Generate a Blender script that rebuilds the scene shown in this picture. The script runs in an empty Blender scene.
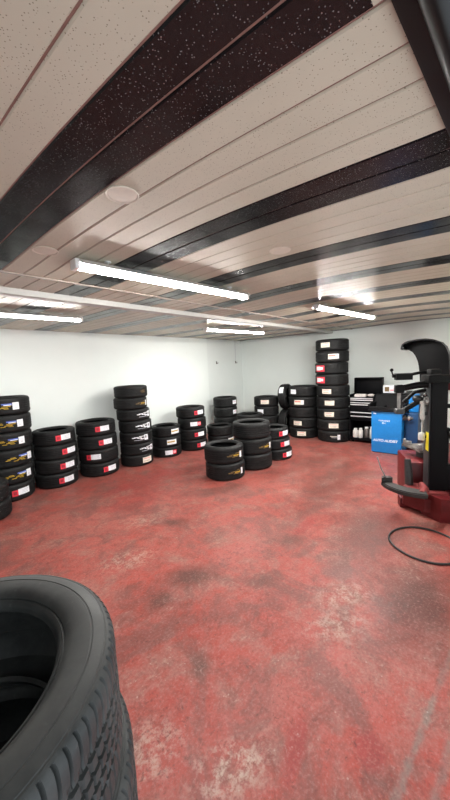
import bpy, bmesh, math, random
from mathutils import Vector, Matrix, Euler
random.seed(7)
PI = math.pi
C = bpy.context.scene.collection

# ------------------------------------------------------------------ helpers
def link(o, parent=None):
    C.objects.link(o)
    if parent is not None:
        o.parent = parent
    return o

def tag(o, label=None, cat=None, group=None, kind=None):
    if label: o['label'] = label
    if cat: o['category'] = cat
    if group: o['group'] = group
    if kind: o['kind'] = kind
    return o

def empty(name, loc, rz=0, label=None, cat=None, group=None):
    o = bpy.data.objects.new(name, None)
    o.empty_display_size = .1
    o.location = loc
    o.rotation_euler = (0, 0, rz)
    link(o)
    return tag(o, label, cat, group)

class MB:
    """collects shapes, links them as one mesh object"""
    def __init__(self):
        self.bm = bmesh.new()
    def _tf(self, verts, rot, loc):
        M = Matrix.Translation(Vector(loc)) @ (Euler(rot).to_matrix().to_4x4() if rot else Matrix())
        bmesh.ops.transform(self.bm, matrix=M, verts=verts)
    def box(self, c, s, rot=None, bev=0, mi=0, seg=2):
        r = bmesh.ops.create_cube(self.bm, size=1)
        v = r['verts']
        bmesh.ops.scale(self.bm, vec=Vector(s), verts=v)
        fs = set(f for x in v for f in x.link_faces)
        if bev:
            es = list(set(e for x in v for e in x.link_edges))
            rb = bmesh.ops.bevel(self.bm, geom=es, offset=bev, segments=seg, profile=.6, affect='EDGES', clamp_overlap=True)
            v = list(set(x for f in rb['faces'] for x in f.verts) | set(x for x in v if x.is_valid))
            fs = set(f for x in v for f in x.link_faces)
        for f in fs: f.material_index = mi
        self._tf(v, rot, c)
        return self
    def bx(self, a, b, bev=0, mi=0):
        return self.box([(a[i]+b[i])/2 for i in range(3)], [abs(b[i]-a[i]) for i in range(3)], None, bev, mi)
    def cyl(self, p0, p1, r, r2=None, n=20, mi=0, cap=True):
        p0, p1 = Vector(p0), Vector(p1)
        d = p1-p0
        res = bmesh.ops.create_cone(self.bm, cap_ends=cap, segments=n, radius1=r, radius2=(r if r2 is None else r2), depth=d.length)
        v = res['verts']
        for f in set(f for x in v for f in x.link_faces): f.material_index = mi
        q = d.to_track_quat('Z', 'Y').to_matrix().to_4x4()
        bmesh.ops.transform(self.bm, matrix=Matrix.Translation((p0+p1)/2) @ q, verts=v)
        return self
    def sph(self, c, r, n=16, s=(1, 1, 1), mi=0):
        res = bmesh.ops.create_uvsphere(self.bm, u_segments=n, v_segments=max(6, n//2), radius=r)
        v = res['verts']
        bmesh.ops.scale(self.bm, vec=Vector(s), verts=v)
        for f in set(f for x in v for f in x.link_faces): f.material_index = mi
        bmesh.ops.translate(self.bm, vec=Vector(c), verts=v)
        return self
    def lathe(self, prof, n=32, closed=False, c=(0, 0, 0), mi=0):
        rings = []
        for (r, z) in prof:
            rings.append([self.bm.verts.new((c[0]+r*math.cos(2*PI*i/n), c[1]+r*math.sin(2*PI*i/n), c[2]+z)) for i in range(n)])
        m = len(rings)
        for k in range(m if closed else m-1):
            a, b = rings[k], rings[(k+1) % m]
            for i in range(n):
                f = self.bm.faces.new((a[i], a[(i+1) % n], b[(i+1) % n], b[i])); f.material_index = mi
        if not closed:
            for rg in (rings[0], rings[-1]):
                try: self.bm.faces.new(rg).material_index = mi
                except Exception: pass
        return self
    def tube(self, pts, r, n=10, closed=False, mi=0, cap=True):
        pts = [Vector(p) for p in pts]
        m = len(pts); rings = []
        up = Vector((0, 0, 1)); prev = None
        for k, p in enumerate(pts):
            if closed: t = pts[(k+1) % m]-pts[k-1]
            else: t = pts[min(k+1, m-1)]-pts[max(k-1, 0)]
            t.normalize()
            if prev is None:
                a = t.cross(up if abs(t.z) < .95 else Vector((1, 0, 0))).normalized()
            else:
                a = (prev-t*prev.dot(t)).normalized()
            prev = a; b = t.cross(a)
            rr = r[k] if isinstance(r, (list, tuple)) else r
            rings.append([self.bm.verts.new(p+rr*(math.cos(2*PI*i/n)*a+math.sin(2*PI*i/n)*b)) for i in range(n)])
        for k in range(m if closed else m-1):
            A, B = rings[k], rings[(k+1) % m]
            for i in range(n):
                self.bm.faces.new((A[i], A[(i+1) % n], B[(i+1) % n], B[i])).material_index = mi
        if not closed and cap:
            self.bm.faces.new(rings[0]); self.bm.faces.new(rings[-1])
        return self
    def prism(self, poly, h0, h1, axis='z', mi=0):
        """extrude a 2-D polygon between two heights along an axis"""
        def P(u, v, h):
            return {'z': (u, v, h), 'x': (h, u, v), 'y': (u, h, v)}[axis]
        A = [self.bm.verts.new(P(u, v, h0)) for u, v in poly]
        B = [self.bm.verts.new(P(u, v, h1)) for u, v in poly]
        n = len(poly)
        fs = [self.bm.faces.new(A), self.bm.faces.new(B)]
        for i in range(n):
            fs.append(self.bm.faces.new((A[i], A[(i+1) % n], B[(i+1) % n], B[i])))
        for f in fs: f.material_index = mi
        return self
    def mesh(self, name, mats, smooth=True, ang=35):
        bmesh.ops.recalc_face_normals(self.bm, faces=self.bm.faces[:])
        me = bpy.data.meshes.new(name)
        self.bm.to_mesh(me); self.bm.free()
        for m in (mats if isinstance(mats, (list, tuple)) else [mats]): me.materials.append(m)
        if smooth:
            me.polygons.foreach_set('use_smooth', [True]*len(me.polygons))
            me.set_sharp_from_angle(angle=math.radians(ang))
        return me
    def build(self, name, mats, parent=None, loc=None, smooth=True, ang=35):
        o = bpy.data.objects.new(name, self.mesh(name, mats, smooth, ang))
        link(o, parent)
        if loc is not None: o.location = loc
        return o

# ------------------------------------------------------------------ materials
def new_mat(name):
    m = bpy.data.materials.new(name); m.use_nodes = True
    nt = m.node_tree
    return m, nt, nt.nodes['Principled BSDF']

def N(nt, t, **kw):
    n = nt.nodes.new(t)
    for k, v in kw.items():
        if k in n.inputs: n.inputs[k].default_value = v
        else: setattr(n, k, v)
    return n

def ramp(nt, fac, stops):
    r = nt.nodes.new('ShaderNodeValToRGB')
    el = r.color_ramp.elements
    while len(el) < len(stops): el.new(.5)
    for e, (p, c) in zip(el, stops):
        e.position = p; e.color = (c, c, c, 1) if isinstance(c, (int, float)) else (*c, 1)
    nt.links.new(fac, r.inputs[0])
    return r.outputs[0]

def mix(nt, fac, a, b, blend='MIX'):
    n = nt.nodes.new('ShaderNodeMix'); n.data_type = 'RGBA'; n.blend_type = blend
    for sock, v in ((n.inputs[0], fac), (n.inputs[6], a), (n.inputs[7], b)):
        if hasattr(v, 'is_linked'): nt.links.new(v, sock)
        elif isinstance(v, (int, float)): sock.default_value = v
        else: sock.default_value = (*v, 1)
    return n.outputs[2]

def math_n(nt, op, a, b=None, clamp=False):
    n = nt.nodes.new('ShaderNodeMath'); n.operation = op; n.use_clamp = clamp
    for i, v in enumerate((a, b)):
        if v is None: continue
        if hasattr(v, 'is_linked'): nt.links.new(v, n.inputs[i])
        else: n.inputs[i].default_value = v
    return n.outputs[0]

def noise(nt, co, scale, detail=4, rough=.55, dist=0):
    n = N(nt, 'ShaderNodeTexNoise', Scale=scale, Detail=detail, Roughness=rough, Distortion=dist)
    nt.links.new(co, n.inputs['Vector'])
    return n.outputs[0]

def objco(nt):
    return nt.nodes.new('ShaderNodeTexCoord').outputs['Object']

def bump(nt, b, h, strength=.3, dist=.01):
    n = N(nt, 'ShaderNodeBump', Strength=strength, Distance=dist)
    nt.links.new(h, n.inputs['Height']); nt.links.new(n.outputs[0], b.inputs['Normal'])

def plain(name, col, rough=.5, metal=0, var=.12, scale=30, spec=None, coat=0, bmp=0):
    """solid colour with slight procedural unevenness"""
    m, nt, b = new_mat(name)
    co = objco(nt)
    nz = noise(nt, co, scale, 5)
    lo = tuple(max(0, c*(1-var)) for c in col); hi = tuple(min(1, c*(1+var)) for c in col)
    nt.links.new(ramp(nt, nz, [(.3, lo), (.7, hi)]), b.inputs['Base Color'])
    nt.links.new(ramp(nt, nz, [(.3, max(0, rough-.06)), (.7, min(1, rough+.06))]), b.inputs['Roughness'])
    b.inputs['Metallic'].default_value = metal
    if spec is not None: b.inputs['Specular IOR Level'].default_value = spec
    if coat: b.inputs['Coat Weight'].default_value = coat
    if bmp: bump(nt, b, nz, bmp, .004)
    return m

def rubber(name, col, dust, amt, rough=.6):
    m, nt, b = new_mat(name)
    co = objco(nt)
    n1 = noise(nt, co, 9, 6, .65); n2 = noise(nt, co, 70, 3)
    f = math_n(nt, 'MULTIPLY', ramp(nt, n1, [(.42, 0), (.75, 1)]), amt)
    c = mix(nt, f, col, dust)
    c = mix(nt, math_n(nt, 'MULTIPLY', ramp(nt, n2, [(.62, 0), (.8, 1)]), amt*.6), c, dust)
    nt.links.new(c, b.inputs['Base Color'])
    nt.links.new(ramp(nt, n1, [(.3, rough-.1), (.75, rough+.12)]), b.inputs['Roughness'])
    b.inputs['Specular IOR Level'].default_value = .28
    bump(nt, b, n2, .12, .002)
    return m

M = {}
M['rubber'] = rubber('black_rubber', (.0065, .0068, .007), (.026, .027, .028), .35)
M['rubber_used'] = rubber('dusty_rubber', (.021, .023, .0225), (.085, .085, .08), .55, .52)
M['white_paper'] = plain('white_paper', (.80, .82, .86), .5, var=.04)
M['red_paper'] = plain('red_paper', (.72, .035, .06), .5, var=.08)
M['yellow_paper'] = plain('yellow_ink', (.62, .40, .03), .5, var=.15)
M['blue_paper'] = plain('blue_ink', (.10, .16, .55), .5, var=.1)
M['cream_paper'] = plain('cream_paper', (.82, .75, .64), .5, var=.05)
M['deep_red_ink'] = plain('deep_red_ink', (.36, .02, .035), .5, var=.1)
M['grey_ink'] = plain('grey_ink', (.55, .56, .60), .5, var=.1)
M['brown_ink'] = plain('brown_ink', (.16, .10, .035), .5, var=.2)
STK = [M[k] for k in ('white_paper', 'red_paper', 'yellow_paper', 'blue_paper', 'cream_paper', 'grey_ink', 'brown_ink', 'rubber', 'deep_red_ink')]
M['black_plastic'] = plain('black_plastic', (.0045, .0045, .0045), .5, var=.2, spec=.13)
M['hood_plastic'] = plain('hood_plastic', (.003, .003, .0035), .36, var=.1, scale=3, spec=.14)
M['black_paint'] = plain('black_paint', (.003, .003, .004), .5, var=.15, scale=5, spec=.12)
M['satin_black'] = plain('satin_black', (.006, .006, .006), .34, var=.25, scale=8, spec=.16)
M['dark_grey'] = plain('dark_grey_paint', (.028, .030, .031), .45, var=.2)
M['steel'] = plain('bare_steel', (.34, .33, .32), .38, .7, var=.2)
M['dirty_steel'] = plain('dirty_steel', (.14, .125, .115), .5, .4, var=.4, scale=18)
M['chrome'] = plain('drawer_trim', (.74, .74, .75), .4, .15, var=.05)
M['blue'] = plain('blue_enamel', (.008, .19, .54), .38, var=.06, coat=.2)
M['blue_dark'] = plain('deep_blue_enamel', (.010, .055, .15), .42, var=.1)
M['red'] = plain('red_enamel', (.10, .003, .005), .42, var=.2, scale=12)
M['red_worn'] = plain('worn_red_enamel', (.20, .03, .03), .5, var=.3, scale=25)
M['yellow'] = plain('yellow_sticker', (.85, .72, .02), .5, var=.05)
M['lettering'] = plain('white_lettering', (.78, .84, .92), .5, var=.03)
M['jar'] = plain('milky_plastic', (.72, .70, .66), .4, var=.1)
M['packet'] = plain('pinkish_packet', (.72, .65, .63), .5, var=.3, scale=14)
M['fixture'] = plain('white_fixture', (.78, .78, .76), .4, var=.03)
M['pale_plastic'] = plain('pale_translucent_plastic', (.6, .6, .56), .3, var=.1)
M['lid_cream'] = plain('cream_disc', (.62, .55, .46), .5, var=.06)
M['tray'] = plain('matt_black_tray', (.007, .007, .008), .75, var=.2, spec=.15)
M['shovel'] = plain('worn_black_steel', (.022, .020, .019), .55, .1, var=.5, scale=20)
M['hoop'] = plain('black_hoop_rubber', (.014, .014, .014), .5, var=.2)

def led(name, power):
    m, nt, b = new_mat(name)
    b.inputs['Base Color'].default_value = (.9, .9, .9, 1)
    b.inputs['Emission Color'].default_value = (1, .975, .93, 1)
    b.inputs['Emission Strength'].default_value = power
    return m
M['led'] = led('led_tube_light', 150)
M['led_dim'] = led('dim_led_tube_light', 72)  # same kind of tube, strength lowered so the left wall stays even
M['led_strong'] = led('strong_led_tube_light', 310)  # same kind of tube, strength raised to brighten the right wall
M['led_mid'] = led('medium_led_tube_light', 140)  # same kind of tube, strength set to balance the walls

# walls: painted plaster
def wall_mat(name, col):
    m, nt, b = new_mat(name)
    co = objco(nt)
    n1 = noise(nt, co, 1.3, 5, .6); n2 = noise(nt, co, 45, 4)
    c = mix(nt, ramp(nt, n1, [(.35, 0), (.7, .5)]), col, tuple(x*.93 for x in col))
    c = mix(nt, ramp(nt, noise(nt, co, 3.7, 6, .7), [(.66, 0), (.80, .35)]), c, (.62, .52, .44))
    nt.links.new(c, b.inputs['Base Color'])
    b.inputs['Roughness'].default_value = .62
    bump(nt, b, n2, .08, .003)
    return m
M['wall'] = wall_mat('white_painted_wall', (.82, .875, .85))
M['wall_recess'] = wall_mat('grey_white_wall', (.77, .82, .80))

# ceiling boards: glossy speckled pvc
def board_mat(name, col, speck, amt, gloss, streak, spec=.36):
    m, nt, b = new_mat(name)
    co = objco(nt)
    v = N(nt, 'ShaderNodeTexVoronoi', Scale=120.0); v.feature = 'F1'
    nt.links.new(co, v.inputs['Vector'])
    n2 = noise(nt, co, 40, 3)
    dot = math_n(nt, 'MULTIPLY', ramp(nt, v.outputs['Distance'], [(.13, 1), (.22, 0)]), ramp(nt, n2, [(.40, 0), (.46, 1)]))
    n3 = noise(nt, co, 2.2, 5, .65)
    base = mix(nt, ramp(nt, n3, [(.3, 0), (.7, 1)]), col, streak)
    c = mix(nt, math_n(nt, 'MULTIPLY', dot, amt), base, speck)
    nt.links.new(c, b.inputs['Base Color'])
    nt.links.new(ramp(nt, n3, [(.3, gloss), (.75, gloss+.14)]), b.inputs['Roughness'])
    b.inputs['Specular IOR Level'].default_value = spec
    bump(nt, b, noise(nt, co, 7, 2), .05, .01)
    return m
M['board_white'] = board_mat('pale_speckled_board', (.53, .475, .38), (.16, .125, .095), .85, .28, (.48, .43, .34), .2)
M['board_black'] = board_mat('black_speckled_board', (.006, .0055, .006), (.45, .43, .42), .38, .16, (.008, .008, .009), .26)
M['beam_paint'] = plain('greyed_white_paint', (.46, .455, .43), .5, var=.05)
M['joint_trim'] = plain('joint_trim', (.30, .25, .21), .5, var=.05)
M['seam'] = plain('brown_seam', (.24, .13, .105), .5, var=.15)

# floor: worn red paint over concrete
def floor_mat():
    m, nt, b = new_mat('worn_red_painted_concrete')
    co = objco(nt)
    sep = nt.nodes.new('ShaderNodeSeparateXYZ'); nt.links.new(co, sep.inputs[0])
    nA = noise(nt, co, .9, 6, .6, .4); nB = noise(nt, co, 3.2, 8, .7, .3); nC = noise(nt, co, 14, 6, .7); nD = noise(nt, co, 60, 4, .7)
    base = ramp(nt, nA, [(.30, (0.240, 0.032, 0.023)), (.5, (0.310, 0.056, 0.043)), (.70, (0.295, 0.085, 0.069))])
    base = mix(nt, ramp(nt, nC, [(.40, 0), (.66, .6)]), base, (0.325, 0.108, 0.091))
    base = mix(nt, ramp(nt, nB, [(.48, 0), (.66, .75)]), base, (0.231, 0.128, 0.105))      # thin worn film, greyish
    base = mix(nt, ramp(nt, noise(nt, co, 5.5, 8, .75, .8), [(.36, .5), (.50, 0)]), base, (0.109, 0.0374, 0.0311))
    base = mix(nt, ramp(nt, noise(nt, co, 2.1, 7, .7, 1.2), [(.39, .6), (.52, 0)]), base, (0.125, 0.0572, 0.0491))
    warp = math_n(nt, 'MULTIPLY', math_n(nt, 'SUBTRACT', nB, .5), .9)
    warp2 = math_n(nt, 'MULTIPLY', math_n(nt, 'SUBTRACT', nC, .5), .5)
    def blob(x, y, rx, ry, rot=0, soft=.5):
        mp = nt.nodes.new('ShaderNodeMapping'); mp.vector_type = 'TEXTURE'
        mp.inputs['Location'].default_value = (x, y, 0); mp.inputs['Rotation'].default_value = (0, 0, rot)
        mp.inputs['Scale'].default_value = (rx, ry, 1)
        nt.links.new(co, mp.inputs[0])
        ln = nt.nodes.new('ShaderNodeVectorMath'); ln.operation = 'LENGTH'; nt.links.new(mp.outputs[0], ln.inputs[0])
        d = math_n(nt, 'ADD', math_n(nt, 'ADD', ln.outputs['Value'], warp), warp2)
        return ramp(nt, d, [(max(0, 1-soft), 1), (1.0, 0)])
    def over(c, col, amt, *a, **k):
        return mix(nt, math_n(nt, 'MULTIPLY', blob(*a, **k), amt), c, col)
    dirt = (0.0537, 0.0317, 0.0264)
    # oil and tyre grime
    for (x, y, rx, ry, r, a) in ((1.68, 1.86, .30, .20, -.8, .75), (1.34, 1.84, .16, .12, 0, .6), (2.2, 2.72, .3, .12, -.9, .6),
                                 (2.63, 1.47, .25, .15, -.8, .5), (2.45, .35, .66, .36, .1, .78), (3.2, .95, .95, .4, .2, .62),
                                 (3.0, 3.0, .55, .2, -.8, .4), (4.3, 1.7, 1.4, .55, .1, .6), (4.6, 2.4, 1.0, .4, 0, .4),
                                 (2.0, 1.35, .2, .1, -.5, .5), (1.15, 1.25, .12, .08, .4, .45), (5.3, 2.2, .8, .6, 0, .4)):
        base = over(base, dirt, a, x, y, rx, ry, r, soft=.75)
    # bare, pale scuffed concrete
    scuff = math_n(nt, 'MULTIPLY', ramp(nt, nC, [(.46, 0), (.58, 1)]), ramp(nt, nD, [(.38, .25), (.55, 1)]))
    for (x, y, rx, ry, a) in ((.90, .80, .24, .13, .75), (1.90, .72, .26, .18, .5), (1.50, 2.5, .3, .2, .55), (2.2, .8, .3, .18, .5), (.7, 1.15, .2, .16, .5), (2.05, 3.0, .35, .2, .35)):
        k = math_n(nt, 'MULTIPLY', math_n(nt, 'MULTIPLY', blob(x, y, rx, ry, -.6, .6), scuff), a)
        base = mix(nt, k, base, (0.45, 0.351, 0.288))
    # fresher red patches
    for (x, y, rx, ry, r, a) in ((1.31, .36, .10, .07, .3, .6), (1.12, .63, .15, .06, .2, .7), (2.98, 1.48, .25, .08, 0, .6), (2.9, 4.1, .8, .3, 0, .5), (2.4, 3.6, .6, .3, 0, .35)):
        base = over(base, (0.254, 0.034, 0.0322), a, x, y, rx, ry, r, soft=.4)
    # patched trench line along the doorway
    yy = math_n(nt, 'ADD', math_n(nt, 'SUBTRACT', sep.outputs[1], math_n(nt, 'MULTIPLY', sep.outputs[0], -.12)), math_n(nt, 'MULTIPLY', warp2, .12))
    e1 = ramp(nt, math_n(nt, 'ABSOLUTE', math_n(nt, 'SUBTRACT', yy, .385)), [(.006, 1), (.022, 0)])
    e2 = ramp(nt, math_n(nt, 'ABSOLUTE', math_n(nt, 'SUBTRACT', yy, .275)), [(.008, 1), (.026, 0)])
    tr = math_n(nt, 'MULTIPLY', math_n(nt, 'MAXIMUM', e1, e2), ramp(nt, nB, [(.35, .15), (.6, .75)]))
    base = mix(nt, tr, base, (0.168, 0.14, 0.122))
    # paint flakes, chips and specks of dust
    v = N(nt, 'ShaderNodeTexVoronoi', Scale=26.0); nt.links.new(co, v.inputs['Vector'])
    chip = math_n(nt, 'MULTIPLY', ramp(nt, v.outputs['Distance'], [(.08, 1), (.14, 0)]), ramp(nt, nB, [(.52, 0), (.58, 1)]))
    base = mix(nt, math_n(nt, 'MULTIPLY', chip, .3), base, (0.541, 0.451, 0.397))
    base = mix(nt, ramp(nt, nD, [(.52, 0), (.68, .32)]), base, (0.386, 0.225, 0.193))
    base = mix(nt, ramp(nt, nD, [(.32, .5), (.45, 0)]), base, (0.114, 0.0366, 0.0312))
    nE = noise(nt, co, 27, 6, .8, .6)
    base = mix(nt, math_n(nt, 'MULTIPLY', ramp(nt, nE, [(.36, .7), (.45, 0)]), ramp(nt, nB, [(.42, 1), (.56, .1)])), base, (.070, .028, .023))
    base = mix(nt, math_n(nt, 'MULTIPLY', ramp(nt, nE, [(.54, 0), (.62, .5)]), ramp(nt, nB, [(.50, 0), (.62, 1)])), base, (.38, .24, .20))
    nt.links.new(base, b.inputs['Base Color'])
    nt.links.new(ramp(nt, nB, [(.3, .34), (.7, .6)]), b.inputs['Roughness'])
    b.inputs['Specular IOR Level'].default_value = .2
    hsum = math_n(nt, 'ADD', nC, math_n(nt, 'MULTIPLY', nD, .5))
    bump(nt, b, hsum, .25, .006)
    return m
M['floor'] = floor_mat()

# ------------------------------------------------------------------ camera (level with the eye, wide phone lens)
EYE = Vector((0, 0, 1.72))
cam = bpy.data.cameras.new('camera'); cam_o = bpy.data.objects.new('camera', cam); link(cam_o)
cam.sensor_fit = 'HORIZONTAL'; cam.sensor_width = 36; cam.lens = 25.66
cam.clip_start = .02; cam.clip_end = 100
Rm = Matrix(((0.6399794, 0.1114038, -0.7602734), (-0.7670403, 0.0339575, -0.6406997), (-0.0455594, 0.9931949, 0.1071833)))
cam_o.matrix_world = Matrix.Translation(EYE) @ Rm.to_4x4()
bpy.context.scene.camera = cam_o

# ------------------------------------------------------------------ room
H = 2.42
XL, XR, YW, YD = -2.6, 7.55, 5.66, -.25      # left end, right wall, left wall, doorway line
def struct(name, mb, mats, **k):
    return tag(mb.build(name, mats, **k), kind='structure')
struct('floor', MB().bx((XL-.2, YD-.16, -.12), (XR+.2, YW+.2, 0)), M['floor'], smooth=False)
struct('wall_left', MB().bx((XL-.2, YW-.09, 0), (6.0, YW+.15, H+.12), .004).bx((XL-.2, YW, 0), (XR+.2, YW+.15, H+.12)), [M['wall']], smooth=False)
struct('wall_recess', MB().bx((6.0, YW-.012, 0), (XR, YW+.02, H+.12)), M['wall_recess'], smooth=False)
struct('wall_right', MB().bx((XR, YD, 0), (XR+.2, YW+.15, H+.12)), M['wall'], smooth=False)
struct('wall_rear', MB().bx((XL-.2, YD, 0), (XL, YW+.15, H+.12)), M['wall'], smooth=False)
struct('wall_front', MB().bx((2.3, YD-.15, 0), (XR+.2, YD, H+.12)).bx((XL-.2, YD-.15, 0), (-1.4, YD, H+.12)).bx((-1.4, YD-.15, 2.5), (2.3, YD, H+.12)), M['wall'], smooth=False)  # unseen wall; right jamb brought in to cut daylight on that side
struct('roof', MB().bx((XL-.2, YD-.2, H+.12), (XR+.3, YW+.2, H+.2)), M['wall'], smooth=False)

PITCH, X0 = .1265, .375
def zc(y):                                  # the boards bow up a little between their supports
    if y < 2.5: return H-.022+.036*math.sin(PI*max(0, min(2.4, y-.1))/2.4)
    return H-.016
def ceiling():
    mb = MB()
    k0 = int(math.floor((XL-X0)/PITCH)); k1 = int(math.ceil((XR-X0)/PITCH))
    secs = ((-.2, 2.5, 12), (2.515, YW+.02, 2))
    for k in range(k0, k1+1):
        xa = X0+k*PITCH; xb = xa+PITCH
        for (ya, yb, n) in secs:
            cols = []
            for j in range(n+1):
                y = ya+(yb-ya)*j/n
                if n == 12: y = (-.2, .205, .4, .6, .8, 1.0, 1.2, 1.4, 1.65, 1.9, 2.1, 2.3, 2.5)[j]
                z = zc(y)
                g = .0032; bz = .004
                cols.append([(xa+g, y, z+.012), (xa+g, y, z+bz), (xa+g+.004, y, z), (xb-g-.004, y, z), (xb-g, y, z+bz), (xb-g, y, z+.012)])
            vs = [[mb.bm.verts.new(p) for p in c] for c in cols]
            black = (k % 6) in (1, 2)
            for j in range(n):
                for i in range(5):
                    f = mb.bm.faces.new((vs[j][i], vs[j][i+1], vs[j+1][i+1], vs[j+1][i]))
                    f.material_index = 1 if (black and not (k in (1, 2) and n == 12 and j == 0)) else 0
            for c in (vs[0], vs[-1]): mb.bm.faces.new(c).material_index = 0
            # brown joint showing between two boards
            a = [mb.bm.verts.new((xb-.006, ya+(yb-ya)*j/n, zc(ya+(yb-ya)*j/n)+.005)) for j in range(n+1)]
            c2 = [mb.bm.verts.new((xb+.006, ya+(yb-ya)*j/n, zc(ya+(yb-ya)*j/n)+.005)) for j in range(n+1)]
            for j in range(n): mb.bm.faces.new((a[j], c2[j], c2[j+1], a[j+1])).material_index = 2
    mb.bx((XL-.1, YD-.1, H+.06), (XR+.1, YW+.1, H+.10))
    return mb
struct('ceiling', ceiling(), [M['board_white'], M['board_black'], M['seam']], smooth=False)
# joint cover where the first run of boards ends, and the white boxed beam that crosses the room
struct('trim_1', MB().bx((XL, 2.495, H-.0245), (XR, 2.522, H+.05), .003), M['joint_trim'])
struct('ceiling_beam', MB().bx((XL, 2.94, H-.065), (XR, 3.06, H+.05), .006), M['beam_paint'])
# black steel door lintel with its rounded roller guide, right above the doorway
lint = struct('trim_2', MB().bx((-3.3, -.30, -.03), (6.6, 0, .04), .008).tube([(-3.3, -.065, -.032), (6.6, -.065, -.032)], .026, 16), M['satin_black'], ang=50)
lint.location = (.757, .172, H-.008); lint.rotation_euler = (0, 0, -.0785)
# ------------------------------------------------------------------ ceiling lamps
def batten(name, p0, p1, label, tube='led'):
    p0 = Vector(p0); p1 = Vector(p1)
    mid = (p0+p1)/2; L = (p1-p0).length; a = math.atan2(p1.y-p0.y, p1.x-p0.x)
    zt = zc(mid.y)
    root = empty(name, (mid.x, mid.y, zt-.058), a, label, 'ceiling light', 'LED batten lights on the ceiling')
    MB().prism([(-.072, -.006), (-.036, .014), (.036, .014), (.072, -.006), (.072, .002), (.040, .028), (-.040, .028), (-.072, .002)], -(L-.05)/2, (L-.05)/2, 'x').build('housing', M['fixture'], root)  # wings shaped wide to keep tube light off the ceiling close by
    d = MB()
    prof = [(.030*math.cos(t), .002+.030*math.sin(t)) for t in [PI+PI*i/12 for i in range(13)]]
    prof = [(.030, .0135)]+prof[::-1]+[(-.030, .0135)]
    d.prism([(x, z) for x, z in prof], -(L-.06)/2, (L-.06)/2, 'x')
    d.build('diffuser', M[tube], root)
    for s in (-1, 1):
        MB().box((s*(L/2-.015), 0, .0), (.03, .080, .060), None, .006).build('end_cap', M['fixture'], root)
        MB().cyl((s*L*.36, 0, .025), (s*L*.36, 0, .060), .006, n=10).cyl((s*L*.36, 0, .052), (s*L*.36, 0, .060), .022, n=16).build('hanger', M['fixture'], root)
    return root
batten('batten_light', (.97, 1.965, 0), (2.585, 1.855, 0), 'long white LED tube light nearest the camera, before the white beam')
batten('batten_light', (.36, 3.94, 0), (1.94, 3.83, 0), 'white LED tube light at the left edge near the white wall', 'led_dim')
batten('batten_light', (4.05, 3.78, 0), (5.63, 3.64, 0), 'white LED tube light near the far room corner behind the beam', 'led_mid')
batten('batten_light', (3.77, 1.68, 0), (5.55, 1.515, 0), 'white LED tube light at right, above the machines', 'led_strong')

def disc(x, y, label):
    z = zc(y)
    root = empty('downlight_cover', (x, y, z), 0, label, 'ceiling disc', 'round cream discs in the ceiling')
    MB().lathe([(.058, .006), (.062, .002), (.068, -.004), (.066, -.007), (.062, -.006), (.059, -.003), (.058, .006)], 40).build('rim', M['lid_cream'], root)
    MB().lathe([(.0585, .002), (.0585, -.004), (.030, -.006), (.001, -.007)], 40).build('disc', M['lid_cream'], root)
disc(.82, 1.19, 'round cream ceiling disc nearest the camera, beside black boards')
disc(.83, 1.99, 'round cream ceiling disc above the left end of the long light')
disc(1.88, 1.07, 'round cream ceiling disc on pale boards at right of middle')

# cable and hooks on the recessed wall near the corner
for (x, lab) in ((6.42, 'small grey wall hook left of the hanging cable near the corner'), (7.24, 'small grey wall hook under the thin cable near the corner')):
    r = empty('wall_hook', (x, YW-.012, 1.80), 0, lab, 'wall hook', 'hooks on the recessed wall')
    MB().box((0, -.006, 0), (.035, .012, .07), None, .004).build('plate', M['dirty_steel'], r)
    MB().tube([(0, -.012, -.01), (0, -.04, -.03), (0, -.055, -.015), (0, -.055, .01)], .006, 8).build('prong', M['dirty_steel'], r)
tag(MB().tube([(7.24, YW-.018, H-.01), (7.24, YW-.019, 2.2), (7.243, YW-.018, 1.85)], .005, 8).build('wall_cable', M['grey_ink']),
    'thin grey cable running down the recessed wall to a hook', 'cable')

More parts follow.
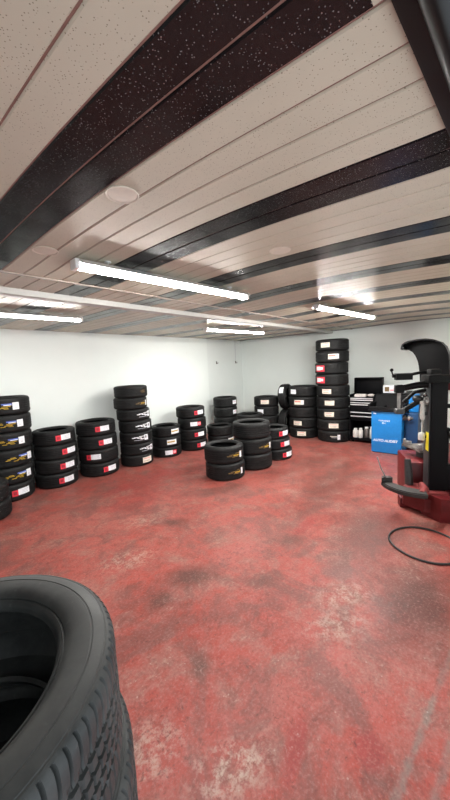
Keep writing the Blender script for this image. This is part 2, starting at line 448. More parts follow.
# ------------------------------------------------------------------ tyres
def tyre_profile(w, Ro, r0, square=False):
    D = Ro-r0
    side = [(0, .13), (.02, .10), (.04, .078), (.08, .058), (.115, .050), (.125, .060), (.145, .060), (.155, .046), (.20, .030), (.30, .010), (.42, 0), (.50, 0),
            (.51, .0035), (.535, .0035), (.545, .0), (.60, .004), (.66, .013), (.67, .018), (.70, .020), (.71, .016), (.78, .028), (.79, .033), (.81, .034), (.82, .034)]
    sh = [(.875, .055), (.925, .080), (.96, .112), (.983, .150), (.996, .20)]
    if square:      # low, flat-walled used tyre with a hard shoulder
        side = side[:10]+[(.42, .004), (.52, 0), (.60, 0), (.61, .0035), (.63, .0035), (.64, 0), (.74, .005), (.82, .014), (.83, .019), (.85, .021), (.86, .020), (.90, .030)]
        sh = [(.925, .040), (.955, .056), (.978, .080), (.990, .115), (.998, .17)]
    pr = [(r0+u*D, z*w, 0) for u, z in side]+[(r0+u*D, z*w, 1 if u > .9 else 0) for u, z in sh]
    half = []
    for c in (.315, .44):
        a = c-.02; d = c+.02
        half += [(a-.002, 0, 1), (a+.004, .009, 0), (d-.004, .009, 0), (d+.002, 0, 1)]
    tread = [(.25, 0, 1)]+half
    tread = tread+[(1-z, g, fl) for z, g, fl in tread[::-1]]
    crown = lambda z: .004*(2*abs(z-.5))**2*1.6
    pr += [(Ro-crown(z)-g, z*w, fl) for z, g, fl in tread]
    pr += [(r, w-z, fl) for r, z, fl in [(r0+u*D, z*w, 1 if u > .9 else 0) for u, z in sh][::-1]]
    pr += [(r, w-z, 0) for r, z, fl in [(r0+u*D, z*w, 0) for u, z in side][::-1]]
    inn = [(.06, .845), (.2, .90), (.45, .935), (.72, .905), (.86, .83), (.925, .70), (.93, .5), (.925, .30), (.86, .17), (.72, .095), (.45, .065), (.2, .10), (.06, .155)]
    pr += [(r0+u*D, z*w, 0) for u, z in inn]
    return pr

_cache = {}
def tyre_mesh(w, Ro, r0, n, per, mat):
    slot = .0065 if mat == 'rubber_used' else .0022
    key = (w, Ro, r0, n, per, mat)
    if key in _cache: return _cache[key]
    bm = bmesh.new(); pr = tyre_profile(w, Ro, r0, mat == 'rubber_used'); rings = []
    for (r, z, fl) in pr:
        rg = []
        skew = int(round(abs(z/w-.5)*per*1.6)) if .26 < z/w < .74 else 0
        for i in range(n):
            rr = r
            if fl and ((i+skew) % per) == 0: rr = r-slot
            a = 2*PI*i/n
            rg.append(bm.verts.new((rr*math.cos(a), rr*math.sin(a), z)))
        rings.append(rg)
    m_ = len(rings)
    for k in range(m_):
        A, B = rings[k], rings[(k+1) % m_]
        for i in range(n):
            bm.faces.new((A[i], A[(i+1) % n], B[(i+1) % n], B[i]))
    bmesh.ops.recalc_face_normals(bm, faces=bm.faces[:])
    me = bpy.data.meshes.new('car_tyre'); bm.to_mesh(me); bm.free()
    me.materials.append(M[mat])
    me.polygons.foreach_set('use_smooth', [True]*len(me.polygons))
    me.set_sharp_from_angle(angle=math.radians(32))
    _cache[key] = me
    return me

WH, RE, YE, BL, CR, GR, BR, BK, DR = range(9)
# every paper sticker: patches (arc from, arc to, height from, height to, ink, layer), arc in metres left to right
STICK = {
 'red': ('red and white paper sticker', [(-.10, -.035, -.036, .034, RE, 0), (-.035, .10, -.032, .040, WH, 0), (-.085, -.05, -.018, .018, DR, 1),
          (.01, .085, .020, .025, GR, 1), (.01, .07, .004, .009, GR, 1), (.01, .08, -.014, -.009, GR, 1)]),
 'red_back': ('white and red paper sticker', [(-.10, .03, -.036, .036, WH, 0), (.03, .10, -.034, .034, RE, 0), (.045, .085, -.016, .016, WH, 1), (.053, .077, -.010, .010, RE, 2), (-.085, .01, .012, .017, GR, 1), (-.085, -.01, -.010, -.005, GR, 1)]),
 'gold': ('black and yellow paper sticker with white end', [(-.17, -.12, -.014, -.008, YE, 0), (-.15, -.06, -.001, .005, YE, 0), (-.12, -.07, .012, .017, YE, 0), (-.05, .03, -.018, -.012, YE, 0), (-.03, .06, -.003, .003, YE, 0), (-.09, -.04, -.030, -.025, YE, 0), (-.01, .04, -.030, -.026, YE, 0),
          (-.03, .075, .020, .034, BL, 0), (-.01, .07, .012, .020, WH, 0), (.08, .15, -.042, .042, WH, 0), (.095, .135, .014, .018, GR, 1), (.095, .135, -.004, 0, GR, 1), (.10, .13, -.022, -.012, GR, 1)]),
 'dim_gold': ('dark brown and gold paper sticker with white edge', [(-.12, -.06, -.012, 0, BR, 0), (-.09, .0, .004, .012, BR, 0), (-.05, .05, -.024, -.014, BR, 0), (-.03, .06, -.006, .004, YE, 0), (0, .07, .02, .028, BR, 0), (.075, .11, -.04, .04, WH, 0)]),
 'faint': ('faint dark gold lettering', [(-.05, .05, .004, .012, BR, 0), (-.03, .06, -.014, -.006, BR, 0), (0, .05, .02, .026, BR, 0)]),
 'wave': ('black and white paper sticker with wavy streak', [(-.13, -.08, .000, .012, WH, 0), (-.10, -.03, .006, .020, WH, 0), (-.05, .02, -.004, .010, WH, 0), (.0, .06, -.020, -.006, WH, 0), (-.02, .07, .020, .030, WH, 0), (-.10, .04, -.034, -.028, GR, 0),
          (.065, .13, -.040, .044, WH, 0), (.08, .10, -.01, .028, BK, 1)]),
 'cream': ('cream paper sticker with thin red line', [(-.085, .085, -.042, .042, CR, 0), (-.07, .05, .020, .026, RE, 1), (-.065, .065, -.006, .002, GR, 1), (-.065, .04, -.022, -.016, BR, 1)]),
 'cream_gold': ('white paper sticker with gold and brown band', [(-.085, .085, -.040, .040, WH, 0), (-.08, .06, -.006, .016, YE, 1), (-.06, .03, .0, .009, BR, 2), (-.07, .07, -.028, -.022, GR, 1)]),
 'cream_bar': ('cream paper sticker with red bar and grey end', [(-.095, .045, -.044, .044, CR, 0), (.045, .095, -.044, .044, WH, 0), (-.085, .03, .004, .022, RE, 1), (-.05, .04, .004, .012, BR, 2), (-.08, .02, -.020, -.014, GR, 1)]),
 'pink': ('red framed sticker with white middle', [(-.10, .105, -.056, .056, RE, 0), (-.085, .02, -.034, .036, WH, 1), (.02, .075, -.022, .026, WH, 1), (-.06, .05, -.006, .006, CR, 2)]),
 'dark': ('dark sticker with white end', [(-.09, .03, .010, .020, CR, 0), (-.07, .04, -.012, -.004, GR, 0), (.04, .09, -.046, .046, WH, 0), (.055, .075, -.02, .02, GR, 1)]),
 'white': ('white paper sticker', [(-.07, .07, -.045, .045, WH, 0), (-.05, .05, .012, .018, GR, 1), (-.05, .03, -.010, -.004, GR, 1)]),
 'half': ('white and brown paper sticker', [(-.10, .02, -.04, .04, WH, 0), (.02, .08, -.036, .036, BR, 0), (-.08, 0, .01, .016, RE, 1)]),
}
def sticker_mesh(kind, Ro):
    key = ('stk', kind, round(Ro, 4))
    if key in _cache: return _cache[key]
    bm = bmesh.new()
    for (a0, a1, z0, z1, ink, lay) in [tuple(1.14*q for q in p[:4])+p[4:] for p in STICK[kind][1]]:
        rf = Ro+.0014+.0007*lay; rb = Ro-.004
        n = max(2, int((a1-a0)/.008)+1)
        rows = []
        for i in range(n+1):
            t = (a0+(a1-a0)*i/n)/Ro
            c, s = math.cos(t), math.sin(t)
            rows.append([bm.verts.new((r*c, r*s, z)) for r, z in ((rb, z0), (rf, z0), (rf, z1), (rb, z1))])
        for i in range(n):
            for j in range(4):
                bm.faces.new((rows[i][j], rows[i][(j+1) % 4], rows[i+1][(j+1) % 4], rows[i+1][j])).material_index = ink
        for e in (rows[0], rows[-1]): bm.faces.new(e).material_index = ink
    bmesh.ops.recalc_face_normals(bm, faces=bm.faces[:])
    me = bpy.data.meshes.new('label_sticker'); bm.to_mesh(me); bm.free()
    for m_ in STK: me.materials.append(m_)
    _cache[key] = me
    return me

def tyre(x, y, z, w, Ro, label, group, stick=None, u=0, mat='rubber', n=144, per=4, r0=None, rz=None, mesh=None, name='car_tyre'):
    r0 = r0 or Ro*.655
    o = bpy.data.objects.new(name, mesh or tyre_mesh(round(w, 4), round(Ro, 4), round(r0, 4), n, per, mat))
    o.location = (x, y, z)
    rz = random.uniform(0, 6.28) if rz is None else rz
    o.rotation_euler = (0, 0, rz)
    link(o); tag(o, label, 'tyre', group)
    if stick:
        s = bpy.data.objects.new('label_sticker', sticker_mesh(stick, Ro+.0005))
        s['label'] = STICK[stick][0]
        link(s, o)
        s.location = (0, 0, w*.5)
        face = math.atan2(-y, -x)                 # the side that faces the doorway
        s.rotation_euler = (0, 0, face+math.asin(max(-.97, min(.97, u)))-rz)
    return o

ORD = {1: 'topmost', 2: 'second from top', 3: 'third from top', 4: 'fourth from top', 5: 'fifth from top', 6: 'sixth from top', 7: 'seventh from top', 8: 'eighth from top', 9: 'bottom'}
def stack(cx, cy, w, Ro, where, group, items, mat='rubber'):
    """items from the top down: (sticker, how far it is turned to the right -1..1, side shift)"""
    n = len(items); d = math.hypot(cx, cy); rx, ry = cy/d, -cx/d      # rx, ry: to the right as seen from the doorway
    for k, (st, u, sh) in enumerate(items):
        lev = n-1-k
        word = ('upper' if k == 0 else 'lower') if n == 2 else ('bottom' if k == n-1 else ('middle' if (n == 3 and k == 1) else ORD[k+1]))
        tyre(cx+rx*sh, cy+ry*sh, lev*(w+.0008)+.0006, w, Ro, 'black tyre, %s %s' % (word, where), group, st, u, mat)

stack(.92, 4.72, .215, .30, 'of the short pair at the left edge beside the six-tyre stack', 'tyres in the short pair at the left edge', [(None, 0, 0), (None, 0, .01)])
stack(1.38, 5.235, .237, .300, 'of the six-tyre stack at far left', 'tyres in the six-tyre stack',
      [('gold', -.02, .05), ('gold', .10, .045), ('gold', .12, .035), ('gold', .50, .02), ('gold', .40, .01), ('red', .40, 0)])
stack(2.02, 5.22, .216, .299, 'of the four-tyre stack right of the six-tyre stack', 'tyres in the first four-tyre stack',
      [('red', .42, .01), ('red', .60, .02), ('red', .50, .01), ('red', .42, 0)])
stack(2.685, 5.145, .225, .314, 'of the four-tyre stack left of the seven-tyre stack', 'tyres in the second four-tyre stack',
      [('red', .32, -.005), ('red', .40, .005), ('red', -.28, .01), ('red', .50, .01)])
stack(3.36, 5.04, .204, .292, 'of the seven-tyre stack against the left wall', 'tyres in the seven-tyre stack',
      [('faint', .70, -.015), ('dim_gold', .70, -.035), ('wave', .66, .0), ('wave', .50, .02), ('wave', .25, .02), ('wave', .62, .02), ('cream', .62, .01)])
stack(4.04, 5.0, .199, .290, 'of the three-tyre stack right of the seven-tyre stack', 'tyres in the three-tyre stack by the wall',
      [('cream_gold', .64, .01), ('cream_gold', .36, .01), ('red_back', .26, .01)])
stack(4.67, 4.895, .224, .300, 'of the four-tyre stack furthest right along the left wall', 'tyres in the third four-tyre stack',
      [('red', .60, -.01), ('red_back', .26, .01), ('red', .50, .01), ('red', .62, .01)])
stack(6.04, 5.09, .237, .292, 'of the plain dark stack standing in the far corner', 'tyres in the corner stack',
      [('half', .88, 0), ('half', .88, 0), (None, 0, 0), (None, 0, 0)])
stack(5.30, 4.64, .210, .290, 'of the low pair behind the mid-floor tyres', 'tyres in the low pair', [(None, 0, -.01), ('cream_gold', .80, 0)])
stack(5.755, 4.15, .212, .295, 'of the half-hidden stack behind the mid-floor tyres', 'tyres in the half-hidden stack', [(None, 0, 0), (None, 0, 0), (None, 0, 0)])
stack(3.73, 3.20, .256, .308, 'of the front pair standing mid-floor', 'tyres in the front pair', [('dim_gold', .55, -.01), ('dim_gold', .55, .0)])
stack(4.37, 3.11, .257, .318, 'of three mid-floor tyres right of the front pair', 'tyres in the mid-floor three-tyre stack', [(None, 0, -.015), ('dim_gold', .68, .0), (None, 0, .0)])
stack(5.01, 3.06, .190, .285, 'of the red-stickered stack right of the mid-floor three', 'tyres in the red-stickered stack',
      [('red', .72, -.04), ('red', .72, -.015), ('red', .72, .02)])
stack(6.68, 4.30, .230, .300, 'of the stack left of the upright tyres', 'tyres in the four-tyre stack by the right wall',
      [('cream', -.12, 0), ('white', -.5, 0), (None, 0, 0), (None, 0, 0)])
stack(6.80, 3.365, .235, .325, 'of the five-tyre stack left of the nine-tyre stack', 'tyres in the five-tyre stack',
      [('white', -.68, 0), ('cream_bar', -.30, 0), (None, 0, 0), ('cream', -.42, 0), ('cream', -.16, 0)])
stack(6.79, 2.66, .2395, .340, 'of the nine-tyre stack beside the tool cabinet', 'tyres in the nine-tyre stack',
      [('cream', -.40, -.01), ('cream_bar', .08, -.01), ('pink', -.70, -.025), ('pink', -.70, -.02), ('cream', -.38, 0), ('cream', -.20, -.005), ('cream', -.24, 0), ('cream', .02, 0), ('dark', .08, .01)])

# two tyres standing upright on their treads, one on the other, wedged between stacks
def upright(x, y, z, Ro, w, lean, yaw, label, stick=None):
    o = tyre(0, 0, 0, w, Ro, label, 'tyres standing on their treads', None, 0)
    # local axis lies down along the wall, the tyre is centred on its own middle
    Mx = Matrix.Translation((x, y, z)) @ Matrix.Rotation(yaw, 4, 'Z') @ Matrix.Rotation(lean, 4, 'X') @ Matrix.Rotation(PI/2, 4, 'X') @ Matrix.Translation((0, 0, -w/2))
    o.matrix_world = Mx
    if stick:
        s = bpy.data.objects.new('label_sticker', sticker_mesh(stick, Ro+.0005)); s['label'] = STICK[stick][0]
        link(s, o); s.location = (0, 0, w*.5); s.rotation_euler = (0, 0, PI-.62)
    return o
upright(6.90, 3.865, .302, .30, .2, 0, .06, 'black tyre standing upright on the floor between two stacks')
upright(6.89, 3.862, .907, .30, .2, -.07, .10, 'black tyre with white sticker standing upright on another upright tyre', 'white')

# used tyres right in front, seen from above
FT = dict(w=.2412, Ro=.313)
for k, (dx, dy, lab) in enumerate([(0, 0, 'bottom'), (.02, -.02, 'fourth from top'), (.0, .015, 'third from top'), (.020, .0, 'second from top'), (0, 0, 'topmost')]):
    tyre(.023+dx, .720+dy, .0006+k*(FT['w']+.0008), FT['w'], FT['Ro'], 'dusty used tyre, %s of the big stack nearest the camera' % lab, 'used tyres in the nearest stack',
         None, 0, 'rubber_used', 570, 6, .205, rz=.01+k*.4)

# ------------------------------------------------------------------ tool cabinet against the right wall
def tool_cabinet():
    x0, x1, y0, y1 = 6.74, 7.22, 1.80, 2.30
    root = empty('tool_cabinet', ((x0+x1)/2, (y0+y1)/2, 0), 0, 'black tool cabinet with silver-edged drawers and open lid by the nine-tyre stack', 'tool cabinet')
    L = lambda p: (p[0]-(x0+x1)/2, p[1]-(y0+y1)/2, p[2])
    def bx(mb, a, b, bev=.004): return mb.bx(L(a), L(b), bev)
    mb = MB()
    bx(mb, (x0+.02, y0, .46), (x1, y1, .48)); bx(mb, (x0+.02, y0, .48), (x1, y0+.02, 1.0)); bx(mb, (x0+.02, y1-.02, .48), (x1, y1, 1.0)); bx(mb, (x1-.02, y0, .48), (x1, y1, 1.0)); bx(mb, (x0+.02, y0, .93), (x1, y1, .945))
    mb.build('body', M['black_paint'], root)
    mb = MB()
    bx(mb, (x0, y0, .05), (x1, y1, .10)); bx(mb, (x0, y0, .10), (x1, y0+.025, .46)); bx(mb, (x0, y1-.025, .10), (x1, y1, .46)); bx(mb, (x1-.025, y0, .10), (x1, y1, .46))
    mb.build('lower_shelf', M['black_paint'], root)
    mb = MB(); bx(mb, (x1-.06, y0-.06, .98), (x1-.03, y1, 1.33)); bx(mb, (x1-.16, y0-.06, 1.30), (x1-.06, y1, 1.33)); bx(mb, (x1-.16, y0-.06, 1.04), (x1-.06, y0-.04, 1.33)); bx(mb, (x1-.16, y1-.02, 1.0), (x1-.06, y1, 1.33))
    mb.build('lid', M['black_paint'], root)
    z = .935
    for hgt in (.035, .055, .04, .16, .08, .075):
        d = MB(); bx(d, (x0, y0+.025, z-hgt+.003), (x1-.05, y1-.025, z-.003)); dr = d.build('drawer', M['black_paint'], root)
        h = MB(); bx(h, (x0-.016, y0+.03, z-.019), (x0+.004, y1-.03, z-.003), .003); h.build('drawer_pull', M['chrome'], dr)
        z -= hgt
    for sx in (x0+.06, x1-.06):
        for sy in (y0+.06, y1-.06):
            p = L((sx, sy, .025)); MB().cyl((p[0], p[1]-.015, .026), (p[0], p[1]+.015, .026), .026, n=16).cyl((p[0], p[1], .026), (p[0], p[1], .055), .012, n=10).build('caster', M['black_plastic'], root)
tool_cabinet()
def jar(x, y, z, r, h, label, mat='jar'):
    root = empty('plastic_jar', (x, y, z), 0, label, 'jar', 'jars on the cabinet shelf')
    MB().lathe([(r*.92, .0), (r, .008), (r, h*.72), (r*.85, h*.80), (r*.6, h*.84), (r*.6, h*.86)], 24).build('body', M[mat], root)
    MB().lathe([(r*.66, h*.862), (r*.66, h*.98), (r*.6, h)], 20).build('lid', M['fixture'], root)
jar(6.80, 2.19, .1005, .05, .19, 'white plastic jar leftmost on the lower shelf of tool cabinet')
jar(6.80, 2.085, .1005, .046, .20, 'white plastic jar second from left on the tool cabinet shelf')
jar(6.86, 1.985, .1005, .05, .22, 'brownish jar in the middle of the tool cabinet shelf', 'dirty_steel')
jar(6.83, 1.875, .1005, .042, .24, 'tall pale jar rightmost on the tool cabinet shelf', 'pale_plastic')
tag(MB().box((0, 0, .028), (.16, .22, .055), (0, 0, .06), .018, seg=3).build('paper_packet', M['packet'], loc=(6.86, 2.10, .9455)), 'pinkish white packet lying in the top of the tool cabinet', 'packet')
tag(MB().sph((0, 0, .032), .05, 14, (1, 1.25, .64)).sph((.03, .05, .03), .035, 12, (1, 1, .8)).build('rag_bundle', M['packet'], loc=(6.88, 1.895, .946)), 'crumpled pale rag in the right of the tool cabinet top', 'rag')

# dark bench between the cabinet and the balancer with a printed box on it
rb = empty('work_bench', (7.17, 1.42, 0), 0, 'dark work bench behind the blue machine', 'bench')
MB().bx((-.30, -.33, .98), (.30, .30, 1.03), .005).build('bench_top', M['black_plastic'], rb)
MB().bx((-.26, -.30, .10), (.28, .27, .98), .004).build('bench_body', M['black_paint'], rb)
for sy in (-.28, .25): MB().bx((-.25, sy-.02, 0), (.27, sy+.02, .10)).build('foot', M['black_paint'], rb)
pb = empty('parts_box', (7.0, 1.50, 1.0305), .03, 'white printed box on the dark bench behind the blue machine', 'box')
MB().bx((-.09, -.19, 0), (.09, .19, .15), .004).build('carton', M['white_paper'], pb)
MB().bx((-.0915, -.15, .05), (-.0895, .06, .065)).bx((-.0915, -.10, .085), (-.0895, .0, .105)).build('print', M['red_paper'], pb)
MB().bx((-.0915, .08, .03), (-.0895, .16, .12)).bx((-.0915, -.17, .09), (-.0895, -.12, .125)).build('picture', M['brown_ink'], pb)

# ------------------------------------------------------------------ blue wheel balancer
def text_mesh(name, body, size, mat, parent, loc, rot, spacing=1.0, shear=0):
    cu = bpy.data.curves.new(name, 'FONT'); cu.body = body; cu.size = size; cu.extrude = .0012; cu.align_x = 'CENTER'; cu.align_y = 'CENTER'; cu.shear = shear; cu.offset = size*.02; cu.space_character = spacing
    t = bpy.data.objects.new(name+'_c', cu); C.objects.link(t)
    bpy.context.view_layer.update()
    me = bpy.data.meshes.new_from_object(t.evaluated_get(bpy.context.evaluated_depsgraph_get()))
    bpy.data.objects.remove(t)
    me.materials.clear(); me.materials.append(mat)
    o = bpy.data.objects.new(name, me); link(o, parent); o.location = loc; o.rotation_euler = rot
    return o
def balancer():
    root = empty('wheel_balancer', (6.45, 1.455, 0), 0, 'blue wheel balancer with black tray and tall black wheel hood', 'wheel balancer')
    # local: x away from the doorway side, y to the left
    MB().bx((-.28, -.25, .012), (.27, .25, .765), .012).build('cabinet', M['blue'], root)
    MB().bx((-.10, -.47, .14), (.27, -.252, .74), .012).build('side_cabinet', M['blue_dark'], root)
    MB().bx((.0, -.46, .741), (.20, -.30, 1.06), .02).build('spindle_housing', M['blue'], root)
    MB().bx((-.26, -.23, 0), (.25, .23, .03)).build('plinth', M['black_plastic'], root)
    t = MB()
    t.bx((-.32, -.28, .766), (.27, .30, .80), .012)
    t.bx((-.32, -.28, .80), (-.29, .30, .855), .008).bx((-.32, .27, .80), (.27, .30, .90), .008).bx((-.32, -.28, .80), (.27, -.25, .90), .008)
    for y in (-.1, .09): t.bx((-.30, y-.008, .80), (.12, y+.008, .83), .004)
    t.prism([(.10, .80), (.27, .80), (.27, 1.02), (.20, 1.02)], -.28, .30, 'y')
    t.build('weight_tray', M['tray'], root)
    d = MB().box((.175, .02, .945), (.02, .36, .10), (0, .42, 0), .006); d.build('control_panel', M['tray'], root)
    # lettering on the front, as far as it can be made out
    R_ = (PI/2, 0, -PI/2)
    text_mesh('lettering', 'AUTO AUDIST', .062, M['lettering'], root, (-.2815, .015, .235), R_, 1.0, .25)
    text_mesh('lettering', 'E-BALANCE', .036, M['lettering'], root, (-.2815, .03, .60), R_)
    text_mesh('lettering', 'EB-1', .036, M['lettering'], root, (-.2815, .03, .555), R_)
    MB().bx((-.2825, .165, .715), (-.2795, .215, .735)).build('badge', M['lettering'], root)
    # spindle to the right
    sp = MB().cyl((-.16, -.25, .655), (-.16, -.40, .655), .022, n=20).cyl((-.16, -.25, .655), (-.16, -.30, .655), .05, .04, n=24)
    sp.build('spindle', M['dirty_steel'], root)
    MB().cyl((-.16, -.33, .655), (-.16, -.36, .655), .05, .035, n=24).build('cone', M['steel'], root)
    # hood, swung open: a curved shell with a cheek plate
    out = [(-.16, 1.84), (-.165, 1.875), (-.15, 1.915), (-.12, 1.94), (-.04, 1.965), (-.20-.0, 1.985)]
    out = [(-.235, 1.865), (-.240, 1.90), (-.255, 1.93), (-.285, 1.952), (-.34, 1.97), (-.46, 1.985), (-.58, 1.985), (-.68, 1.965), (-.77, 1.92), (-.83, 1.85), (-.87, 1.74), (-.885, 1.58), (-.89, 1.40), (-.885, 1.27)]
    inn = [(-.46, 1.27), (-.452, 1.42), (-.44, 1.54), (-.42, 1.64), (-.385, 1.73), (-.34, 1.80), (-.285, 1.838), (-.245, 1.845)]
    h = MB(); h.prism(out+inn, .06, .09, 'x')
    # rim band following the outer edge towards the doorway
    nrm = []
    for i, (y, z) in enumerate(out):
        a = Vector(out[max(0, i-1)]); b2 = Vector(out[min(len(out)-1, i+1)]); t_ = (b2-a).normalized(); nrm.append((t_.y, -t_.x))
    band = out+[(y+n_[0]*.022*(1 if True else -1), z+n_[1]*.022) for (y, z), n_ in zip(out[::-1], nrm[::-1])]
    h.prism(band, -.26, .09, 'x')
    h.build('hood', M['hood_plastic'], root, ang=50)
    lip = MB().tube([(-.255, -.237, 1.868), (-.10, -.239, 1.866), (.075, -.24, 1.865)], .026, 14).build('hood_lip', M['hood_plastic'], root)
    MB().tube([(.10, -.46, .55), (.10, -.47, 1.0), (.10, -.60, 1.30), (.10, -.66, 1.45)], .024, 14).build('hood_arm', M['dark_grey'], root)
balancer()

# ------------------------------------------------------------------ tyre changer (red base, black column)
def changer():
    root = empty('tyre_changer', (4.1, .445, 0), math.radians(25), 'red and black tyre changer at the right edge beside the floor hoop', 'tyre changer')
    # local: x away from the doorway, y to the left
    MB().bx((.14, -.30, .03), (.72, .23, .50), .02).build('cabinet', M['red'], root)
    b = MB().prism([(-.30, -.45), (.14, -.45), (.14, .14), (-.10, .18), (-.30, .06)], .0, .255, 'z')
    b.prism([(-.20, .06), (.10, .06), (.10, .34), (-.02, .34), (-.20, .18)], .06, .20, 'z')
    b.build('base', M['red'], root)
    MB().prism([(-.19, -.05), (.10, -.05), (.10, .26), (-.01, .34), (-.19, .20)], .2555, .275, 'z').build('deck_plate', M['red_worn'], root)
    MB().bx((.02, .22, 0), (.14, .36, .12), .01).build('foot', M['red'], root)
    # column
    col = MB().bx((-.115, -.045, .256), (.075, .105, 1.50), .008)
    col.build('column', M['black_paint'], root)
    MB().bx((-.09, .1055, .30), (.07, .118, 1.46), .003).build('column_side', M['dark_grey'], root)  # lit side of the black column put into a lighter plate colour
    MB().bx((-.088, .1185, .70), (-.005, .1205, .90)).build('yellow_label', M['yellow'], root)
    MB().cyl((-.03, .118, 1.24), (-.03, .150, 1.24), .045, n=24).cyl((-.03, .150, 1.24), (-.03, .158, 1.24), .022, n=6).build('pivot_bolt', M['steel'], root)
    hd = MB().bx((-.14, -.06, 1.44), (.11, .15, 1.52), .015).bx((-.12, .02, 1.53), (.02, .12, 1.58), .01)
    hd.build('column_head', M['black_plastic'], root)
    # swing arm with mounting shaft
    MB().tube([(-.02, .10, 1.425), (-.01, .22, 1.41), (.0, .39, 1.375)], [.042, .036, .032], 14).build('swing_arm', M['black_plastic'], root)
    MB().bx((-.045, .345, 1.33), (.045, .435, 1.42), .012).build('arm_clamp', M['black_plastic'], root)
    MB().cyl((.0, .39, 1.15), (.0, .39, 1.39), .019, n=18).build('mounting_shaft', M['steel'], root)
    MB().bx((-.06, .34, 1.10), (.06, .43, 1.15), .012).build('mount_head', M['dark_grey'], root)
    # diagonal helper linkage
    MB().tube([(.02, .10, 1.30), (.03, .20, 1.22), (.05, .34, 1.12)], .028, 12).tube([(.03, .10, 1.36), (.06, .22, 1.33), (.05, .33, 1.22)], .02, 10).build('linkage', M['black_plastic'], root)
    MB().sph((.04, .20, 1.26), .05, 14, (1, 1, .8)).build('linkage_joint', M['dark_grey'], root)
    # press arm with ball handle
    MB().tube([(.05, -.02, 1.565), (.02, .18, 1.545), (.0, .30, 1.525)], .016, 12).build('press_arm', M['black_plastic'], root)
    MB().prism([(-.05, .27), (.05, .27), (.06, .36), (.05, .43), (-.05, .43), (-.06, .36)], 1.475, 1.545, 'z').bx((-.03, .40, 1.50), (.03, .46, 1.535), .008).build('press_head', M['black_plastic'], root)
    MB().tube([(0, .44, 1.52), (-.01, .462, 1.545), (-.012, .468, 1.575)], .008, 10).build('lever', M['black_plastic'], root)
    MB().sph((-.012, .469, 1.585), .019, 14).build('ball_knob', M['black_plastic'], root)
    # air filter bowl
    MB().lathe([(.008, 1.03), (.022, 1.035), (.026, 1.06), (.026, 1.16), (.020, 1.18), (.020, 1.20), (.028, 1.205), (.028, 1.235), (.010, 1.24)], 24, c=(.0, .155, 0)).build('air_filter', M['pale_plastic'], root)
    MB().lathe([(.008, .80), (.030, .805), (.034, .82), (.034, .875), (.028, .885), (.008, .89)], 24, c=(.0, .16, 0)).cyl((0, .158, .885), (0, .156, 1.035), .007, n=10).build('oil_cup', M['pale_plastic'], root)
    MB().bx((-.02, .116, 1.08), (.02, .140, 1.12), .004).bx((-.02, .116, .83), (.02, .140, .86), .004).build('filter_bracket', M['dark_grey'], root)
    # turntable with four clamps
    MB().cyl((.42, .0, .49), (.42, .0, .60), .09, n=28).build('spindle', M['dark_grey'], root)
    tt = MB().prism([(.42+.25*math.cos(a)*(1 if k % 2 else .62), .0+.25*math.sin(a)*(1 if k % 2 else .62)) for k, a in enumerate([i*PI/4+.3 for i in range(8)])], .60, .625, 'z')
    ttp = tt.build('turntable', M['dirty_steel'], root)
    for k in range(4):
        a = (2*k+1)*PI/4+.3
        cx, cy = .42+.19*math.cos(a), .0+.19*math.sin(a)
        MB().box((cx, cy, .648), (.09, .05, .045), (0, 0, a), .008).box((cx+.03*math.cos(a), cy+.03*math.sin(a), .68), (.025, .045, .03), (0, .3, a), .005).build('clamp', M['steel'], ttp)
    # bead breaker: curved black shovel on a swinging arm
    arc_o = [(-.03, .575), (-.10, .565), (-.19, .525), (-.27, .46), (-.33, .38), (-.365, .29), (-.375, .20)]
    arc_i = [(-.24, .18), (-.235, .26), (-.20, .34), (-.15, .405), (-.09, .455), (-.02, .49)]
    sv = MB().prism(arc_o+arc_i, .275, .325, 'z')
    bmesh.ops.bevel(sv.bm, geom=sv.bm.edges[:], offset=.010, segments=2, affect='EDGES', clamp_overlap=True)
    sv.build('bead_breaker_shovel', M['shovel'], root)
    MB().prism([(-.07, .575), (-.0, .56), (.02, .47), (-.04, .455)], .30, .375, 'z').build('shovel_end', M['shovel'], root)
    MB().tube([(-.30, .24, .30), (-.15, .16, .30), (0, .15, .29)], .035, 12).build('breaker_arm', M['red_worn'], root)
    MB().tube([(.05, .26, .26), (.055, .27, .42), (.08, .275, .56)], [.045, .042, .034], 14).build('breaker_post', M['dark_grey'], root)
    MB().tube([(-.03, .53, .38), (-.02, .575, .48), (-.005, .61, .60)], .008, 8).build('breaker_handle', M['steel'], root)
    # pedals and side gear at the right
    MB().bx((-.10, -.12, .2755), (.05, -.046, .55), .01).cyl((-.04, -.07, .55), (-.04, -.07, .95), .02, n=12).build('air_tank', M['black_paint'], root)
    MB().tube([(-.06, -.07, .95), (-.10, -.09, .80), (-.10, -.10, .60), (-.06, -.09, .50)], .009, 8).build('air_hose', M['black_plastic'], root)
    MB().bx((-.10, -.085, 1.17), (-.04, -.045, 1.21), .004).bx((-.10, -.085, .92), (-.04, -.045, .95), .004).build('bracket', M['black_paint'], root)
changer()

# red box on the right wall behind the column
rw = empty('wall_box', (XR-.001, .575, 1.17), 0, 'small red box on the white wall behind the black column', 'box')
MB().bx((-.09, -.10, -.12), (0, .10, .12), .01).build('case', M['red'], rw)
MB().bx((-.096, -.05, -.05), (-.0895, .05, .05), .002).build('door', M['red_worn'], rw)

# hoop on the floor
hp = [(.299*math.cos(2*PI*i/72)*(1+.02*math.sin(2*2*PI*i/72)), .299*math.sin(2*PI*i/72), .0105+.0015*math.sin(3*2*PI*i/72+1)) for i in range(72)]
tag(MB().tube(hp, .009, 10, closed=True).build('rubber_hoop', M['hoop'], loc=(3.27, .43, 0)), 'thin black rubber hoop lying on the red floor before the tyre changer', 'hoop')

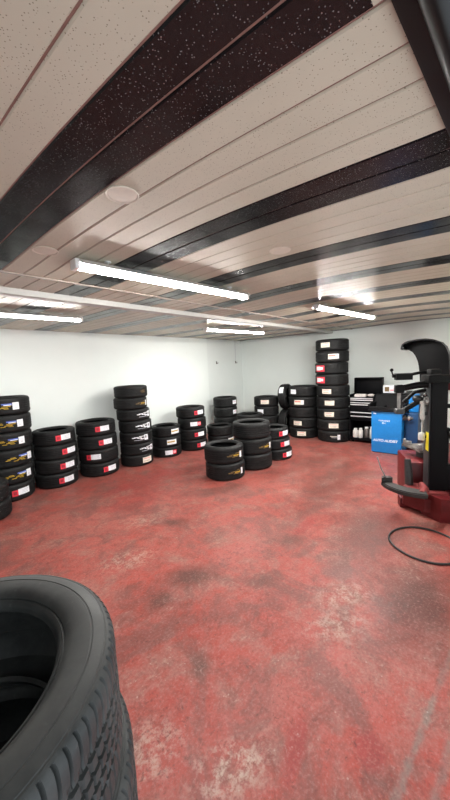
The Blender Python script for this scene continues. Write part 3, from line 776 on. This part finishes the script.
# ------------------------------------------------------------------ daylight through the doorway, exposure
w = bpy.data.worlds.new('world'); bpy.context.scene.world = w; w.use_nodes = True
bg = w.node_tree.nodes['Background']
bg.inputs[0].default_value = (.86, .93, 1.0, 1)
bg.inputs[1].default_value = 2.4
sc = bpy.context.scene
sc.view_settings.view_transform = 'Standard'; sc.view_settings.look = 'None'
sc.view_settings.gamma = 1; sc.view_settings.use_curve_mapping = False
sc.view_settings.exposure = 0.0
